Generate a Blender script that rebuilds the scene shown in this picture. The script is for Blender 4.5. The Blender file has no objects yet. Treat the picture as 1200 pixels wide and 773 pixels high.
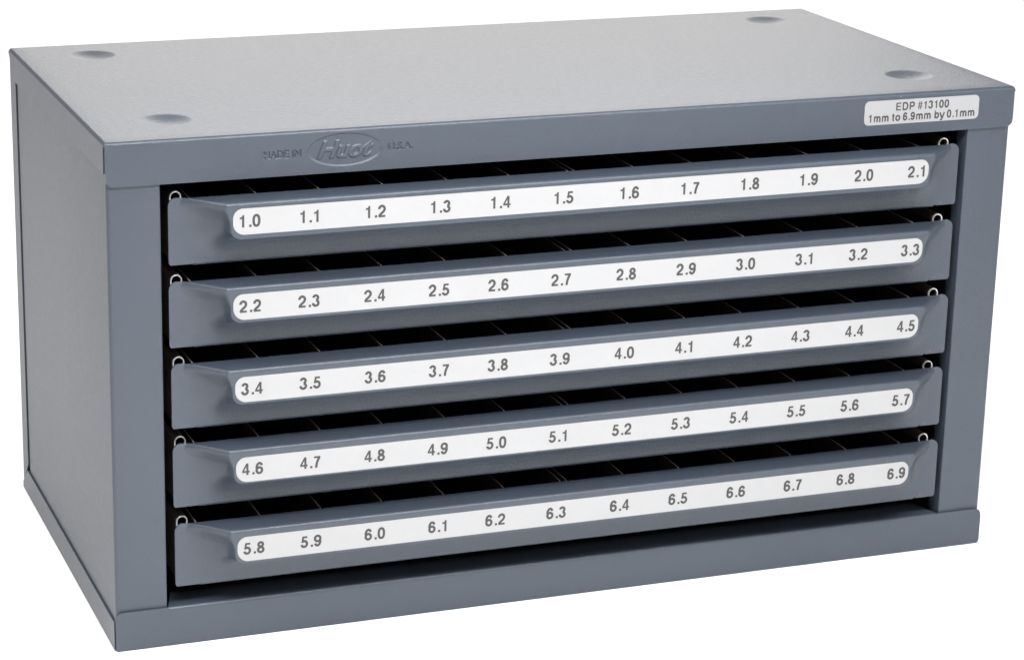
import bpy, bmesh, math
from mathutils import Matrix, Vector
from mathutils.bvhtree import BVHTree

sc = bpy.context.scene
C = sc.collection
MM = 0.001

# ------------------------------------------------------------------ camera, light, exposure
cam_d = bpy.data.cameras.new('camera')
cam = bpy.data.objects.new('camera', cam_d)
C.objects.link(cam)
sc.camera = cam
cam.matrix_world = Matrix((
    (0.94439145, 0.08379654, -0.31796687, -0.18240264),
    (-0.32855803, 0.27930887, -0.90223953, -0.85450775),
    (0.01320642, 0.95653787, 0.29130894, 0.39338742),
    (0, 0, 0, 1)))
cam_d.sensor_fit = 'HORIZONTAL'
cam_d.sensor_width = 36.0
cam_d.lens = 2988.5278 / 1200 * 36
cam_d.shift_x = (600 - 495.4821) / 1200
cam_d.shift_y = -(386.5 - 376.3496) / 1200
cam_d.clip_start = 0.01
cam_d.clip_end = 100

world = bpy.data.worlds.new('World')          # evenly lit white light tent
sc.world = world
world.use_nodes = True
wn = world.node_tree
bg = wn.nodes['Background']
bg.inputs['Color'].default_value = (1.0, 0.985, 0.97, 1)
bg.inputs['Strength'].default_value = 0.47

def softbox(name, loc, target, size, size_y, power, color=(1, 1, 1)):
    l = bpy.data.lights.new(name, 'AREA')
    l.shape = 'RECTANGLE'
    l.size, l.size_y, l.energy, l.color = size, size_y, power, color
    o = bpy.data.objects.new(name, l)
    C.objects.link(o)
    o.location = loc
    o.rotation_euler = (Vector(target) - Vector(loc)).to_track_quat('-Z', 'Y').to_euler()
    return o

softbox('overhead_softbox', (0.15, -0.55, 1.4), (0.14, -0.45, 0.0), 1.0, 0.6, 11, (0.985, 0.99, 1.0))
softbox('right_softbox', (0.9, -0.9, 0.6), (0.17, 0.0, 0.05), 0.5, 0.5, 4.2, (0.985, 0.99, 1.0))
softbox('table_softbox', (0.15, -0.25, 0.42), (0.15, -0.35, 0.0), 0.4, 0.15, 4.8, (0.985, 0.99, 1.0))
softbox('back_softbox', (0.85, 2.0, 0.95), (0.18, 0.1, 0.15), 1.3, 1.0, 13.4, (1.0, 0.97, 0.94))
softbox('side_softbox', (-0.85, 0.15, 1.5), (-0.28, 0.1, 0.0), 0.9, 0.9, 23, (1.0, 0.97, 0.95))

sc.view_settings.view_transform = 'Standard'
sc.view_settings.look = 'None'
sc.view_settings.exposure = 0.0
sc.view_settings.gamma = 1.0
sc.view_settings.use_curve_mapping = False

# ------------------------------------------------------------------ materials
def principled(name):
    m = bpy.data.materials.new(name)
    m.use_nodes = True
    nt = m.node_tree
    return m, nt, nt.nodes['Principled BSDF']

def enamel(name, col, rough, bump=0.5, scale=1100, var=0.03):
    m, nt, p = principled(name)
    N, L = nt.nodes, nt.links
    tc = N.new('ShaderNodeTexCoord')
    n1 = N.new('ShaderNodeTexNoise')
    n1.inputs['Scale'].default_value = scale
    n1.inputs['Detail'].default_value = 3
    n2 = N.new('ShaderNodeTexNoise')
    n2.inputs['Scale'].default_value = 38
    n2.inputs['Detail'].default_value = 4
    L.new(tc.outputs['Object'], n1.inputs['Vector'])
    L.new(tc.outputs['Object'], n2.inputs['Vector'])
    b = N.new('ShaderNodeBump')
    b.inputs['Strength'].default_value = bump
    b.inputs['Distance'].default_value = 0.0003
    L.new(n1.outputs['Fac'], b.inputs['Height'])
    L.new(b.outputs['Normal'], p.inputs['Normal'])
    mx = N.new('ShaderNodeMapRange')
    mx.inputs['To Min'].default_value = rough - 0.035
    mx.inputs['To Max'].default_value = rough + 0.035
    n3 = N.new('ShaderNodeTexNoise')
    n3.inputs['Scale'].default_value = 420
    n3.inputs['Detail'].default_value = 2
    L.new(tc.outputs['Object'], n3.inputs['Vector'])
    L.new(n3.outputs['Fac'], mx.inputs['Value'])
    L.new(mx.outputs['Result'], p.inputs['Roughness'])
    r = N.new('ShaderNodeValToRGB')
    r.color_ramp.elements[0].color = (*[c * (1 - var) for c in col], 1)
    r.color_ramp.elements[1].color = (*[c * (1 + var) for c in col], 1)
    r.color_ramp.elements[0].position = 0.3
    r.color_ramp.elements[1].position = 0.7
    L.new(n2.outputs['Fac'], r.inputs['Fac'])
    vo = N.new('ShaderNodeTexVoronoi')             # a few tiny paint nibs
    vo.inputs['Scale'].default_value = 140
    L.new(tc.outputs['Object'], vo.inputs['Vector'])
    near = N.new('ShaderNodeMath'); near.operation = 'LESS_THAN'; near.inputs[1].default_value = 0.045
    L.new(vo.outputs['Distance'], near.inputs[0])
    sp = N.new('ShaderNodeSeparateColor')
    L.new(vo.outputs['Color'], sp.inputs['Color'])
    pick = N.new('ShaderNodeMath'); pick.operation = 'GREATER_THAN'; pick.inputs[1].default_value = 0.93
    L.new(sp.outputs['Red'], pick.inputs[0])
    both = N.new('ShaderNodeMath'); both.operation = 'MULTIPLY'
    L.new(near.outputs[0], both.inputs[0]); L.new(pick.outputs[0], both.inputs[1])
    mixc = N.new('ShaderNodeMix'); mixc.data_type = 'RGBA'
    L.new(both.outputs[0], mixc.inputs['Factor'])
    L.new(r.outputs['Color'], mixc.inputs[6])
    mixc.inputs[7].default_value = (*[c*2.2 for c in col], 1)
    L.new(mixc.outputs[2], p.inputs['Base Color'])
    return m

M_paint = enamel('grey_enamel', (0.036, 0.0455, 0.061), 0.40)
M_divider = enamel('divider_sheet', (0.22, 0.2, 0.18), 0.5)
M_dark = enamel('brown_primer', (0.05, 0.036, 0.03), 0.55)

m, nt, p = principled('white_vinyl')
p.inputs['Base Color'].default_value = (0.28, 0.28, 0.28, 1)
p.inputs['Roughness'].default_value = 0.45
tc = nt.nodes.new('ShaderNodeTexCoord'); nz = nt.nodes.new('ShaderNodeTexNoise')
nz.inputs['Scale'].default_value = 600
rp = nt.nodes.new('ShaderNodeValToRGB')
rp.color_ramp.elements[0].color = (0.285, 0.286, 0.288, 1)
rp.color_ramp.elements[1].color = (0.30, 0.301, 0.303, 1)
nt.links.new(tc.outputs['Object'], nz.inputs['Vector'])
nt.links.new(nz.outputs['Fac'], rp.inputs['Fac'])
nt.links.new(rp.outputs['Color'], p.inputs['Base Color'])
M_vinyl = m

m, nt, p = principled('silver_vinyl')
p.inputs['Base Color'].default_value = (0.262, 0.264, 0.268, 1)
p.inputs['Roughness'].default_value = 0.4
M_silver = m

m, nt, p = principled('printing_ink')
p.inputs['Base Color'].default_value = (0.03, 0.027, 0.026, 1)
p.inputs['Roughness'].default_value = 0.6
M_ink = m

m, nt, p = principled('bare_steel')
p.inputs['Base Color'].default_value = (0.8, 0.79, 0.77, 1)
p.inputs['Metallic'].default_value = 0.47
p.inputs['Roughness'].default_value = 0.22
M_steel = m

m, nt, p = principled('white_floor')
p.inputs['Base Color'].default_value = (0.95, 0.95, 0.95, 1)
p.inputs['Roughness'].default_value = 0.8
M_floor = m

# ------------------------------------------------------------------ mesh helpers (all in millimetres)
class MB:
    def __init__(s):
        s.v, s.f, s.m = [], [], []
    def add(s, verts, faces, mat=0):
        b = len(s.v)
        s.v += [tuple(x) for x in verts]
        s.f += [tuple(i + b for i in f) for f in faces]
        s.m += [mat] * len(faces)
    def grid(s, rows, mat=0, flip=False):
        n = len(rows[0])
        vs = [p for r in rows for p in r]
        fs = []
        for j in range(len(rows) - 1):
            for i in range(n - 1):
                a, b, c, d = j*n+i, j*n+i+1, (j+1)*n+i+1, (j+1)*n+i
                fs.append((a, d, c, b) if flip else (a, b, c, d))
        s.add(vs, fs, mat)
    def box(s, x0, x1, y0, y1, z0, z1, mat=0):
        v = [(x, y, z) for z in (z0, z1) for y in (y0, y1) for x in (x0, x1)]
        s.add(v, [(0,2,3,1), (4,5,7,6), (0,1,5,4), (2,6,7,3), (0,4,6,2), (1,3,7,5)], mat)
    def poly_prism(s, pts, y0, y1, mat=0):
        """polygon in x,z (counter-clockwise seen from the front) from y0 (front) to y1 (back)"""
        n = len(pts)
        vs = [(x, y0, z) for x, z in pts] + [(x, y1, z) for x, z in pts]
        fs = [tuple(range(n)), tuple(range(2*n-1, n-1, -1))]
        fs += [(i, i+n, (i+1) % n + n, (i+1) % n) for i in range(n)]
        s.add(vs, fs, mat)
    def build(s, name, mats, parent=None, smooth=True, weld=True, bevel=0, thick=0, recalc=False, angle=35):
        me = bpy.data.meshes.new(name)
        me.from_pydata([(x*MM, y*MM, z*MM) for x, y, z in s.v], [], s.f)
        for mt in mats:
            me.materials.append(mt)
        for pl, mi in zip(me.polygons, s.m):
            pl.material_index = mi
        bm = bmesh.new(); bm.from_mesh(me)
        if weld:
            bmesh.ops.remove_doubles(bm, verts=bm.verts, dist=0.00001)
            bmesh.ops.dissolve_degenerate(bm, edges=bm.edges, dist=0.00001)
        if recalc:
            bmesh.ops.recalc_face_normals(bm, faces=bm.faces)
        ca = math.radians(angle)
        for f in bm.faces:
            f.smooth = smooth
        for e in bm.edges:
            if len(e.link_faces) == 2 and e.calc_face_angle(0) > ca:
                e.smooth = False
        bm.to_mesh(me); bm.free()
        o = bpy.data.objects.new(name, me)
        C.objects.link(o)
        if parent:
            o.parent = parent
        if thick:
            md = o.modifiers.new('sheet', 'SOLIDIFY'); md.thickness = thick*MM; md.offset = -1
        if bevel:
            md = o.modifiers.new('edges', 'BEVEL'); md.width = bevel*MM; md.segments = 2
            md.limit_method = 'ANGLE'; md.angle_limit = math.radians(40)
        return o

def rrect(x0, x1, z0, z1, r, n=10):
    """rounded rectangle, counter-clockwise seen from the front; r = (bl, br, tr, tl)"""
    pts = []
    for cx, cz, rr, a0 in ((x0+r[0], z0+r[0], r[0], 180), (x1-r[1], z0+r[1], r[1], 270),
                           (x1-r[2], z1-r[2], r[2], 0), (x0+r[3], z1-r[3], r[3], 90)):
        if rr < 0.01:
            pts.append((cx, cz)); continue
        for k in range(n+1):
            a = math.radians(a0 + 90*k/n)
            pts.append((cx + rr*math.cos(a), cz + rr*math.sin(a)))
    return pts

def stamp_text(body, size, xscale=1.0, bold=0.0, shear=0.0, spacing=1.0):
    """vertices (x, z) in mm centred on the ink box, and faces"""
    cu = bpy.data.curves.new('writing', 'FONT')
    cu.body = body; cu.size = size; cu.offset = bold; cu.shear = shear; cu.space_character = spacing
    cu.resolution_u = 6; cu.fill_mode = 'FRONT'
    o = bpy.data.objects.new('writing', cu)
    C.objects.link(o)
    dg = bpy.context.evaluated_depsgraph_get()
    me = bpy.data.meshes.new_from_object(o.evaluated_get(dg))
    vs = [(v.co.x*xscale, v.co.y) for v in me.vertices]
    fs = [tuple(q.vertices) for q in me.polygons]
    bpy.data.objects.remove(o); bpy.data.curves.remove(cu); bpy.data.meshes.remove(me)
    x0, x1 = min(v[0] for v in vs), max(v[0] for v in vs)
    y0, y1 = min(v[1] for v in vs), max(v[1] for v in vs)
    return [(x-(x0+x1)/2, y-(y0+y1)/2) for x, y in vs], fs, x1-x0, y1-y0

# plain bold sans-serif glyphs drawn as strokes; unit = height of a figure
SW = 0.208
def arc(cx, cz, rx, rz, a0, a1, n=26, p=2.0):
    o = []
    for k in range(n+1):
        a = math.radians(a0+(a1-a0)*k/n)
        c, q = math.cos(a), math.sin(a)
        o.append((cx+rx*math.copysign(abs(c)**(2/p), c), cz+rz*math.copysign(abs(q)**(2/p), q)))
    return o
def bar(x0, x1, z0, z1):
    return ('poly', [(x0, z0), (x1, z0), (x1, z1), (x0, z1)])
def ink(*pts):
    return ('line', list(pts))
def half_turn(parts):
    return [(k, [(0.62-x, 1-z) for x, z in p]) for k, p in parts]
_six = [('ring', arc(.31, .315, .228, .240, 0, 360, 36)), ('line', arc(.325, .5, .243, .425, 182, 32, 24))]
GLYPH = {
    '0': (.77, [('ring', arc(.31, .5, .228, .426, 0, 360, 44, 2.35))]),
    '1': (.77, [('poly', [(.275, 0), (.465, 0), (.465, 1), (.325, 1), (.295, .90), (.235, .845), (.09, .82), (.09, .685), (.275, .685)])]),
    '2': (.77, [('line', arc(.31, .69, .225, .236, 185, -28) + [(.45, .475), (.34, .375), (.21, .27), (.125, .17), (.095, .08)]), bar(.02, .60, 0, .17)]),
    '3': (.77, [('line', arc(.30, .735, .195, .190, 175, -82)), ('line', arc(.30, .292, .225, .216, 84, -186))]),
    '4': (.77, [bar(.36, .54, 0, 1), bar(.005, .36, .205, .365), bar(.54, .64, .205, .365), ('poly', [(.005, .365), (.165, .365), (.36, .70), (.36, 1)])]),
    '5': (.77, [bar(.13, .57, .835, 1), ('poly', [(.135, .99), (.05, .45), (.215, .45), (.28, .84)]), ('line', arc(.295, .33, .235, .254, 142, -168))]),
    '6': (.77, _six),
    '7': (.77, [bar(.04, .59, .835, 1), ('line', [(.50, .88), (.40, .70), (.30, .44), (.25, .2), (.235, 0)])]),
    '8': (.77, [('ring', arc(.31, .745, .188, .182, 0, 360, 32)), ('ring', arc(.31, .288, .226, .212, 0, 360, 36))]),
    '9': (.77, half_turn(_six)),
    '.': (.37, [bar(.085, .285, 0, .195)]),
    ' ': (.36, []),
    '#': (.77, [('thin', [(.13, 0), (.25, 1)]), ('thin', [(.39, 0), (.51, 1)]), bar(.0, .64, .61, .71), bar(.0, .64, .29, .39)]),
    'E': (.92, [bar(.08, .27, 0, 1), bar(.27, .78, 0, .165), bar(.27, .74, .43, .59), bar(.27, .77, .835, 1)]),
    'D': (1.0, [bar(.08, .27, 0, 1), ('line', [(.235, .93), (.42, .93)] + arc(.46, .5, .34, .43, 84, -84) + [(.42, .07), (.235, .07)])]),
    'P': (.92, [bar(.08, .27, 0, 1), ('line', [(.235, .93), (.5, .93)] + arc(.52, .685, .21, .245, 84, -84) + [(.5, .44), (.235, .44)])]),
    'm': (1.2, [bar(.07, .255, 0, .73), ('line', arc(.37, .46, .20, .205, 150, 0) + [(.57, 0)]), ('line', arc(.77, .46, .20, .205, 158, 0) + [(.97, 0)])]),
    't': (.47, [bar(.0, .42, .60, .73), ('line', [(.19, .95), (.19, .2)] + arc(.30, .18, .11, .115, 180, 285))]),
    'o': (.84, [('ring', arc(.42, .365, .275, .30, 0, 360, 36))]),
    'b': (.84, [bar(.07, .255, 0, 1), ('ring', arc(.43, .365, .245, .30, 0, 360, 36))]),
    'y': (.77, [ink((.06, .73), (.36, .03)), ('line', [(.70, .73), (.42, -.02), (.36, -.15), (.27, -.205), (.12, -.20)])]),
}
def ribbon(pts, w, closed):
    n = len(pts); L_, R_ = [], []
    for i in range(n):
        if closed:
            a, b = pts[i-1], pts[(i+1) % n]
        else:
            a, b = pts[max(0, i-1)], pts[min(n-1, i+1)]
        tx, tz = b[0]-a[0], b[1]-a[1]
        l = math.hypot(tx, tz) or 1
        L_.append((pts[i][0]-tz/l*w/2, pts[i][1]+tx/l*w/2)); R_.append((pts[i][0]+tz/l*w/2, pts[i][1]-tx/l*w/2))
    fs = [(i, (i+1) % n, n+(i+1) % n, n+i) for i in range(n if closed else n-1)]
    return L_+R_, fs
def text_mesh(body, width=None, height=1.0, bold=1.0, track=0.0):
    """flat lettering centred on its ink box: vertices (x, depth, z) and faces, scaled to width x figure height"""
    V, F, px = [], [], 0.0
    for ch in body:
        adv, parts = GLYPH[ch]
        for d, (k, p) in enumerate(parts):
            if k == 'poly':
                vs, fs = p, [tuple(range(len(p)))]
            else:
                q = p[:-1] if k == 'ring' else p
                vs, fs = ribbon(q, SW*bold*(0.62 if k == 'thin' else 1), k == 'ring')
            b = len(V)
            V += [(px+x, d, z) for x, z in vs]; F += [tuple(b+i for i in f) for f in fs]
        px += adv + track
    x0, x1 = min(v[0] for v in V), max(v[0] for v in V)
    sx = height if width is None else width/(x1-x0)
    return [((x-(x0+x1)/2)*sx, -0.008*d, (z-0.5)*height) for x, d, z in V], F

def lin(a, b, n):
    return [a + (b-a)*k/n for k in range(n+1)]

# ------------------------------------------------------------------ setting: white sweep the cabinet stands on
mb = MB()
mb.grid([[(-6000, -6000, 0), (6000, -6000, 0)], [(-6000, 6000, 0), (6000, 6000, 0)]])
floor = mb.build('floor', [M_floor], smooth=False)
floor.location.z = -0.0002
floor['kind'] = 'structure'

# ------------------------------------------------------------------ the cabinet
W, D, H = 365.0, 182.2, 192.5
R = 1.3
cab = bpy.data.objects.new('drill_cabinet', None)
C.objects.link(cab)
cab.location = (0, 0, 0)
cab['label'] = 'grey steel drill bit cabinet with five labelled drawers on a white surface'
cab['category'] = 'tool cabinet'

# --- top cover: pressed lid with four round dimples and folded flanges
DIM = [(30, 31.5), (335, 31.5), (30, 158), (335, 158)]
def dimple(x, y):
    z = 0.0
    for cx, cy in DIM:
        d = math.hypot(x-cx, y-cy)
        if d < 9.6:
            t = min(1.0, d/9.6)
            z += 1.75*(1-t*t)**1.3
    return z
def refine(a, b, centres, coarse, fine, rad=10.5):
    cuts = sorted([a, b] + [c-rad for c in centres] + [c+rad for c in centres])
    out = []
    for p, q in zip(cuts, cuts[1:]):
        st = fine if any(abs((p+q)/2-c) < rad for c in centres) else coarse
        out += lin(p, q, max(1, round((q-p)/st)))[:-1]
    return out + [b]
def fold(a, b, centres):
    arc = [(a + R*(1-math.cos(math.radians(t))), R*(1-math.sin(math.radians(t)))) for t in (0, 15, 30, 45, 60, 75)]
    mid = [(t, 0.0) for t in refine(a+R, b-R, centres, 6, 0.6)]
    return arc + mid + [(b-(x-a), d) for x, d in reversed(arc)]
FX = fold(0, W, (30, 335))
FY = fold(0, D, (31.5, 158))
mb = MB()
mb.grid([[(x, y, H-dx-dy-dimple(x, y)) for x, dx in FX] for y, dy in FY])
FT = 176.4                                                        # lower edge of the front flange
EX0, EX1, EZ0, EZ1 = 56.5, 115.5, 177.4, 190.8                      # stamped patch in the front flange
def flange_z(x, z, cr=3.0):
    dx = min(x-0.4, W-0.4-x)
    if dx < cr:
        lo = FT + cr - math.sqrt(max(0, cr*cr-(cr-dx)**2))
        return max(z, lo)
    return z
fx = sorted(set([0.4 + 0.25*k for k in range(14)] + [W-0.4-0.25*k for k in range(14)] + [EX0, EX1] + lin(4, W-4, 60)))
fx = [x for x in fx if not (EX0 < x < EX1)]
fz = [FT, FT+0.3, FT+0.7, FT+1.0, EZ0, 179, 181, 184, EZ1, H-R]
for j in range(len(fz)-1):
    for i in range(len(fx)-1):
        if fx[i] == EX0 and EZ0 <= fz[j] < EZ1:
            continue
        q = [(fx[i], fz[j]), (fx[i+1], fz[j]), (fx[i+1], fz[j+1]), (fx[i], fz[j+1])]
        mb.add([(x, 0, flange_z(x, z)) for x, z in q], [(0, 1, 2, 3)])
mb.grid([[(x, 1.0, flange_z(x, FT)) for x in fx], [(x, 0, flange_z(x, FT)) for x in fx]])
for xe, s in ((0.4, 1), (W-0.4, -1)):
    mb.grid([[(xe, 1.0, FT+3), (xe, 0, FT+3)], [(xe, 1.0, H-R), (xe, 0, H-R)]], flip=(s < 0))
def side_flange(xo, xi):
    out = [(1.6, H-R), (1.6, 181.2), (170.0, 180.6), (D, 190.5), (D-0.2, H-R)]
    n = len(out)
    vs = [(xo, y, z) for y, z in out] + [(xi, y, z) for y, z in out]
    fs = [tuple(range(n)), tuple(range(2*n-1, n-1, -1))] + [(i, i+n, (i+1) % n+n, (i+1) % n) for i in range(n)]
    if xo > xi:
        fs = [tuple(reversed(f)) for f in fs]
    mb.add(vs, [tuple(reversed(f)) for f in fs])
side_flange(0, 0.9); side_flange(W, W-0.9)
mb.grid([[(x, D, H-R) for x in (R, W-R)], [(x, D, 181) for x in (R, W-R)]], flip=True)
top = mb.build('top_cover', [M_paint], cab)

# --- emblem stamped into the front flange: sunk oval with raised slanted lettering, small sunk words beside it
def ray_text(body, w, h, cx, cz, **k):
    vs, fs, tw, th = stamp_text(body, 10, **k)
    sx, sz = w/tw, h/th
    return BVHTree.FromPolygons([Vector((cx+x*sx, 0, cz+z*sz)) for x, z in vs], fs)
T_logo = ray_text('Huot', 21.5, 6.6, 88.4, 184.9, shear=0.35, bold=0.35, spacing=0.98)
T_made = ray_text('MADE IN', 14.2, 2.7, 64.6, 184.4, bold=0.2)
T_usa = ray_text('U.S.A.', 9.6, 2.7, 109.2, 184.75, bold=0.2)
def inside(t, x, z):
    return 1.0 if t.ray_cast(Vector((x, -5, z)), Vector((0, 1, 0)))[0] is not None else 0.0
def soft(t, x, z, e):
    return sum(inside(t, x+a*e, z+b*e) for a in (-1, 0, 1) for b in (-1, 0, 1)) / 9
def stamp(x, z):
    ex, ez = (x-88.1)/14.7, (z-184.75)/6.2
    q = math.sqrt(ex*ex+ez*ez)
    t = min(1, max(0, (1.0-q)*9))
    d = 0.42*t*t*(3-2*t)
    if abs(x-88.4) < 12 and abs(z-184.9) < 4.2:
        d -= 0.42*soft(T_logo, x, z, 0.17)
    if 56.8 < x < 72.3 and abs(z-184.4) < 2:
        d += 0.42*soft(T_made, x, z, 0.08)
    if 103.8 < x < 114.6 and abs(z-184.75) < 2:
        d += 0.42*soft(T_usa, x, z, 0.08)
    return d
nx, nz_ = 520, 120
mb = MB()
mb.grid([[(x, stamp(x, z), z) for x in lin(EX0, EX1, nx)] for z in lin(EZ0, EZ1, nz_)])
mb.build('emblem', [M_paint], top, angle=80)

# --- sticker on the front flange
mb = MB()
mb.poly_prism(rrect(298.3, 348.7, 180.6, 190.1, (2, 2, 2, 2)), -0.12, -0.002, 0)
for body, cz, w, h in (('EDP #13100', 187.4, 23.3, 3.1), ('1mm to 6.9mm by 0.1mm', 183.3, 46.6, 3.1)):
    vs, fs = text_mesh(body, w, h, bold=1.05)
    mb.add([(323.6+x, -0.14+y, cz+z) for x, y, z in vs], fs, 1)
mb.build('sticker', [M_silver, M_ink], top, smooth=False, weld=False)

# --- base tray with its folded front lip
BT = 15.2
mb = MB()
pts = rrect(0.3, W-0.3, 0.0, BT-1.2, (1.2, 1.4, 0, 0))
def base_top(x, cr=2.8):
    dx = min(x-0.3, W-0.3-x)
    return BT - (cr - math.sqrt(max(0, cr*cr-(cr-dx)**2)) if dx < cr else 0)
def base_bot(x, cr=1.3):
    dx = min(x-0.3, W-0.3-x)
    return (cr - math.sqrt(max(0, cr*cr-(cr-dx)**2))) if dx < cr else 0
bx = sorted(set([0.3+0.2*k for k in range(16)] + [W-0.3-0.2*k for k in range(16)] + [20.6, 344.2, 22, 23.3, 24.5, 340.3, 341.5, 342.8] + lin(5, W-5, 40)))
LR = 1.3
def base_col(x):
    """front-lip section from the bottom up; inside the opening it folds back into a ledge"""
    zb, zt = base_bot(x), base_top(x)
    c = [(1.0, zb), (0.0, zb)] + [(0.0, zb + (zt-LR-zb)*k/4) for k in range(1, 5)]
    if 20.55 < x < 344.25:
        c += [(LR*(1-math.cos(math.radians(a))), zt-LR+LR*math.sin(math.radians(a))) for a in (15, 30, 45, 60, 75, 90)]
        sl = max(2.0, min(14.0, 1.6 + 3.2*min(x-20.6, 344.2-x)))
        c += [(min(4, sl-0.3), zt-0.05), (sl, zt-0.15), (sl, zt-2)]
    else:
        c += [(0.0, zt-LR+LR*k/6) for k in range(1, 7)]
        c += [(0.5, zt), (0.95, zt), (0.95, zt-2)]
    return [(x, y, z) for y, z in c]
cols = [base_col(x) for x in bx]
for i in range(len(bx)-1):
    if (bx[i] < 20.6) != (bx[i+1] <= 20.6) or (bx[i] < 344.2) != (bx[i+1] <= 344.2):
        pass
    a, b = cols[i], cols[i+1]
    if bx[i] < 20.6 and bx[i+1] >= 20.6:
        b = [(bx[i+1], y, z) for _, y, z in base_col(bx[i])]
    if bx[i] >= 344.2:
        a = [(bx[i], y, z) for _, y, z in base_col(bx[i+1])]
    mb.grid([a, b], flip=True)
for xe in (20.6, 344.2):                                            # end cheeks of the ledge
    c = base_col(xe)[5:]
    mb.add([(x, y, z) for x, y, z in c], [tuple(range(len(c)))])
for xo, xi in ((0, 0.9), (W, W-0.9)):                                # side flanges
    out = [(1.4, 0.3), (1.4, 11.4), (171, 11.2), (D-0.5, 2.6), (D-0.3, 0)]
    n = len(out)
    vs = [(xo, y, z) for y, z in out] + [(xi, y, z) for y, z in out]
    fs = [tuple(range(n)), tuple(range(2*n-1, n-1, -1))] + [(i, i+n, (i+1) % n+n, (i+1) % n) for i in range(n)]
    if xo > xi:
        fs = [tuple(reversed(f)) for f in fs]
    mb.add(vs, fs)
mb.box(0.9, W-0.9, 1.2, D-0.4, 0.0, 0.9)
mb.build('base', [M_paint], cab)

# --- side panels (outer sheet, rounded corner, front post, return into the opening)
def side(x_out, sgn, inner):
    r = 1.4
    y0 = 1.15
    sec = [(x_out, 168.4), (x_out, 90), (x_out, y0+r)]
    sec += [(x_out+sgn*r*(1-math.cos(math.radians(a))), y0+r*(1-math.sin(math.radians(a)))) for a in (15, 30, 45, 60, 75, 90)]
    ri = 0.7
    sec += [(inner-sgn*ri-sgn*8, y0)]
    sec += [(inner-sgn*ri*(1-math.sin(math.radians(a))), y0+ri*(1-math.cos(math.radians(a)))) for a in (0, 22, 45, 67, 90)]
    sec += [(inner, 9.0)]
    back = [(inner-sgn*0.9, 9.0), (inner-sgn*0.9, y0+0.9), (x_out+sgn*0.9, y0+0.9), (x_out+sgn*0.9, 168.4)]
    loop = sec + back + [sec[0]]
    mb = MB()
    zs = [1.0, 15.4, 16, 100, 176, 190.6]
    rows = [[(x, y, z) for x, y in loop] for z in zs]
    mb.grid(rows, flip=(sgn < 0))
    return mb.build('side_panel', [M_paint], cab, angle=50)
side(0.8, 1, 20.2)
side(W-0.8, -1, 345.3)

# --- back panel with its two narrow flanges
mb = MB()
mb.box(0.4, W-0.4, D-1.4, D-0.5, 2.0, 188.0)
for x0, x1 in ((0.35, 1.25), (W-1.25, W-0.35)):
    out = [(170.3, 14), (170.3, 188), (D-0.5, 188), (D-0.5, 3.0)]
    vs = [(x0, y, z) for y, z in out] + [(x1, y, z) for y, z in out]
    mb.add(vs, [(0, 1, 2, 3), (7, 6, 5, 4), (0, 4, 5, 1), (1, 5, 6, 2), (2, 6, 7, 3), (3, 7, 4, 0)])
mb.build('back_panel', [M_paint], cab, recalc=True, weld=False)

# ------------------------------------------------------------------ drawers
PX0, PX1 = 23.1, 342.3            # drawer front plate
PY = 1.3
ZB, ZT = 145.4, 170.8             # first drawer
PITCH = 30.9
HP = 11.8                         # how far the pull stands out
FX0, FX1, FZ0 = 42.9, 323.3, 156.9
B = 0.35
def pull(x, z):
    cx, hw, r = (FX0+FX1)/2, (FX1-FX0)/2, 3.7
    qx = max(0.0, abs(x-cx)-(hw-r)); qz = max(0.0, (FZ0+r)-z)
    up = z > 165
    fl = min(1.0, max(0.0, (z-162.5)/7.5))
    qx = max(0.0, qx - 1.9*fl*fl*(3-2*fl) + 0.14*max(0.0, z-168.2)**2)         # the lip flares out towards its top corners
    d0 = math.hypot(qx, qz)
    d = d0 - r
    if d0 < 1e-6:
        return HP
    c2 = 1.0 if up else (qx/d0)**2
    g = min(1.0, max(0.0, (170.4-z)/11)); g = g*g*(3-2*g)
    gf = (1.0-0.2*g)*c2 + 0.32*(1-c2)                     # share of the height that is the gentle scoop
    L = (15.5-1.9*fl)*c2 + 10.6*(1-c2)
    pg = (1.1+1.3*g)*c2 + 2.0*(1-c2)
    ws = 1.8*c2 + 2.2*(1-c2)                       # the rest is the steep lip
    def lip(q):
        q = max(0.0, 1-q/ws)
        return (1-g)*q*q*(3-2*q) + g*q**1.7
    if d < -B:
        return HP
    dd = max(0.0, d)
    h = HP*(gf*max(0.0, 1-dd/L)**pg + (1-gf)*lip(dd))
    if d < B:                                      # soften the brow
        hb = HP*(gf*(1-B/L)**pg + (1-gf)*lip(B))
        t = (d+B)/(2*B)
        h = HP - (HP-hb)*t*t
    return h
def ear(x):
    """how far the top edge has dipped from the ear at the drawer's end (0) to the pull (1)"""
    d = max(0.0, abs(x-(FX0+FX1)/2)-(FX1-FX0)/2)
    return min(1.0, 1.05*max(0.0, 1-d/15.5)**0.8)
def top_z(x):
    return ZT - 0.4*ear(x)
def xr(z, tz):
    rb, rt = 2.2, 3.2
    lo = 0.0
    if z < ZB+rb:
        lo = rb - math.sqrt(max(0, rb*rb-(ZB+rb-z)**2))
    if z > ZT-rt:
        lo = rt - math.sqrt(max(0, rt*rt-(z-ZT+rt)**2))
    return lo
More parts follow.
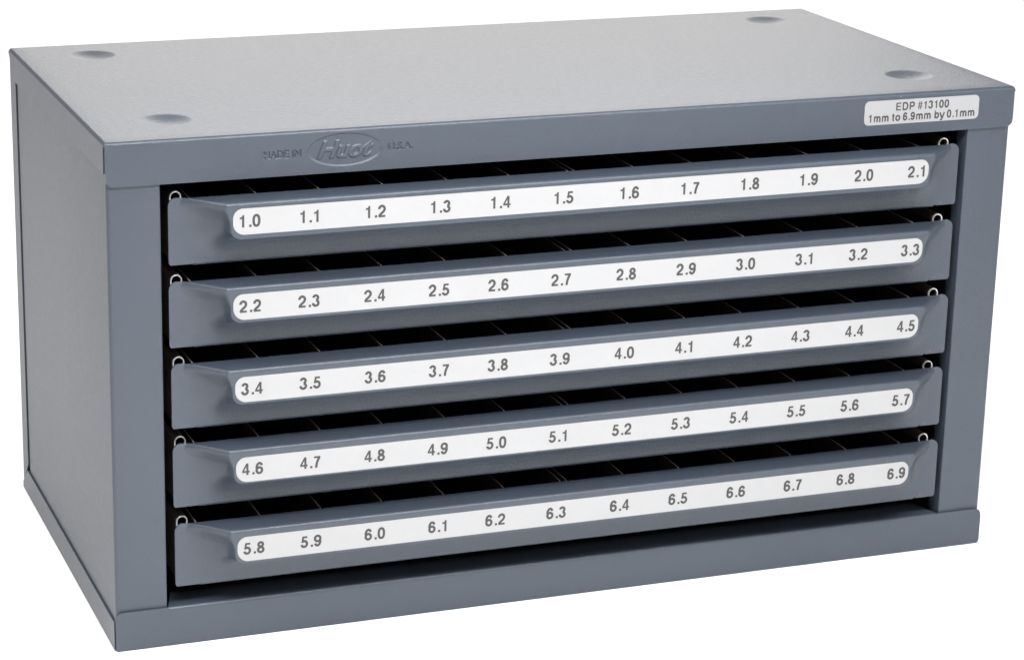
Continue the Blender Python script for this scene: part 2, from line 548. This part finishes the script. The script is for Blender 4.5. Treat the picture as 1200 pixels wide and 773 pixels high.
def drawer_front():
    xs = sorted(set(lin(PX0, PX0+4, 20) + lin(PX0+4, FX0+8, 96) + lin(FX0+8, FX1-8, 60) + lin(FX1-8, PX1-4, 96) + lin(PX1-4, PX1, 20)))
    ts = sorted(set(lin(0, 0.12, 14) + lin(0.12, 0.62, 60) + lin(0.62, 0.86, 8) + lin(0.86, 1, 16)))
    mb = MB()
    rows = []
    for t in ts:
        row = []
        for x in xs:
            tz = top_z(x)
            end = min(x-PX0, PX1-x)
            zb = ZB + (0.0 if end > 9.5 else 0.75 if end < 8.9 else 0.75*(9.5-end)/0.6)
            z = zb + t*(tz-zb)
            lo = xr(z, tz)
            xx = min(max(x, PX0+lo), PX1-lo)
            y = PY - pull(xx, z)
            # rolled top edge of the pull
            k = (tz - z)
            rr = 1.15
            if k < rr:
                g = min(1.0, pull(xx, 172)/HP*1.4)
                y += g*(rr - math.sqrt(max(0, rr*rr-(rr-k)**2)))
            # lower edge bends back
            kb = z - zb
            if kb < 1.3 and end > 9.0:
                y += 1.3 - math.sqrt(max(0, 1.3**2-(1.3-kb)**2))
            row.append((xx, y, z))
        rows.append(row)
    mb.grid(rows)
    # top of the pull, running back to the plate
    last = rows[-1]
    strip = [last]
    for s in (0.08, 0.2, 0.4, 0.6, 0.8, 1.0):
        strip.append([(x, y + (PY+1.0-y)*s, z + (170.3-z)*s) for x, y, z in last])
    mb.grid(strip)
    # edges of the sheet
    first = rows[0]
    mb.grid([[(x, (9 if PX0+9.5 < x < PX1-9.5 else y+0.9), z) for x, y, z in first], first])
    mb.grid([[(r[0][0], r[0][1]+0.9, r[0][2]) for r in rows], [r[0] for r in rows]], flip=True)
    mb.grid([[r[-1] for r in rows], [(r[-1][0], r[-1][1]+0.9, r[-1][2]) for r in rows]], flip=True)
    # inner skin so the plate is closed from behind
    mb.grid([[(x, PY+0.9, ZB+1.0) for x in (PX0+2.5, PX1-2.5)], [(x, PY+0.9, ZT-3.4) for x in (PX0+2.5, PX1-2.5)]], flip=True)
    return mb

NUM_X = [49.9, 71.8, 96.7, 121.5, 144.8, 169.7, 196.1, 220.8, 245.7, 270.5, 294.0, 316.8]
LY = PY - HP                       # plane of the pull's face
def label_strip(values, dz):
    mb = MB()
    mb.poly_prism(rrect(43.7, 322.2, 158.8+dz, 168.35+dz, (4.3, 4.3, 3.4, 3.6), 14), LY-0.16, LY-0.004, 0)
    for x, v in zip(NUM_X, values):
        vs, fs = text_mesh(v, None, 4.5)
        mb.add([(x+a, LY-0.18+d, 163.75+dz+b) for a, d, b in vs], fs, 1)
    return mb

def tray():
    mb = MB()
    mb.box(25.2, 340.4, 5.0, 164, ZB+1.0, ZB+1.7)
    mb.box(25.2, 340.4, 163.3, 164, ZB+1.75, ZT-2.5)
    return mb
def rim(xc, sgn):
    """tray side wall whose upper edge is rolled inwards; the cut end is bare metal"""
    zc, r, th = 170.05, 1.95, 0.42
    path = [(-r, ZB+1.8-zc), (-r, -6.0), (-r, 0.0)]
    path += [(-r*math.cos(math.radians(a)), r*math.sin(math.radians(a))) for a in range(15, 211, 15)]
    outer, inner = [], []
    for i, (px, pz) in enumerate(path):
        q0, q1 = path[max(0, i-1)], path[min(len(path)-1, i+1)]
        tx, tz = q1[0]-q0[0], q1[1]-q0[1]
        l = math.hypot(tx, tz)
        nx_, nz2 = -tz/l, tx/l
        outer.append((xc+sgn*(px+nx_*th/2), zc+pz+nz2*th/2))
        inner.append((xc+sgn*(px-nx_*th/2), zc+pz-nz2*th/2))
    y0, y1, yb = 5.6, 6.3, 163
    mb = MB()
    n = len(path)
    for k in range(n-1):
        m_ = 1
        mb.add([(*outer[k][:1], y0, outer[k][1]), (outer[k+1][0], y0, outer[k+1][1]),
                (inner[k+1][0], y0, inner[k+1][1]), (inner[k][0], y0, inner[k][1])], [(0, 1, 2, 3)], 1)
        for ln in (outer, inner):
            for a, b, mt in ((y0, y1, 1), (y1, yb, 0)):
                mb.add([(ln[k][0], a, ln[k][1]), (ln[k+1][0], a, ln[k+1][1]), (ln[k+1][0], b, ln[k+1][1]), (ln[k][0], b, ln[k][1])],
                       [(0, 1, 2, 3)], mt)
    return mb
DIV_X = [31.9, 56.4, 80.2, 104.4, 129.3, 153.8, 177.5, 180.1, 204.0, 228.0, 252.2, 277.3, 301.8, 326.5]

def make_drawer():
    d = drawer_front().build('drawer', [M_paint], cab, angle=60)
    tray().build('tray', [M_dark], d, smooth=False)
    rim(26.9, 1).build('rolled_rim', [M_dark, M_steel], d, recalc=True)
    rim(337.8, -1).build('rolled_rim', [M_dark, M_steel], d, recalc=True)
    for x in DIV_X:
        mb = MB()
        mb.box(x-0.22, x+0.22, 5.2, 163, ZB+1.8, 169.6)
        mb.m[1] = mb.m[2] = 1                        # bare cut edges
        mb.build('divider', [M_dark, M_divider], d, smooth=False)
    return d
def values(i):
    return ['%.1f' % ((10 + 12*i + k)/10) for k in range(12)]

proto = make_drawer()
for i in range(5):
    if i == 0:
        d = proto
    else:
        d = proto.copy(); C.objects.link(d); d.parent = cab
        for ch in list(proto.children):
            if ch.name.startswith('label_strip'):
                continue
            c = ch.copy(); C.objects.link(c); c.parent = d
    d.location = ((-0.2, -0.3, 0.0, 0.2, 0.35)[i]*MM, (0.0, 0.25, -0.15, 0.2, -0.2)[i]*MM, (-PITCH*i + (0, 0, 0.15, 0.4, 0.25)[i])*MM)
    v = values(i)
    d['label'] = 'drawer with white label strip numbered %s to %s' % (v[0], v[-1])
    ls = label_strip(v, (0, -0.6, -0.75, -0.95, -0.75)[i]).build('label_strip', [M_vinyl, M_ink], d, smooth=False, weld=False)

# --- runners the drawers slide on
for i in range(5):
    for x0, x1, xv in ((20.6, 25.0, 20.6), (340.6, 345.0, 344.4)):
        mb = MB()
        z = ZB - PITCH*i*1.0
        mb.box(x0, x1, 24, 160, z+0.0, z+0.6)
        mb.box(xv, xv+0.6, 24, 160, z+0.65, z+5)
        mb.build('runner', [M_dark], cab, smooth=False)
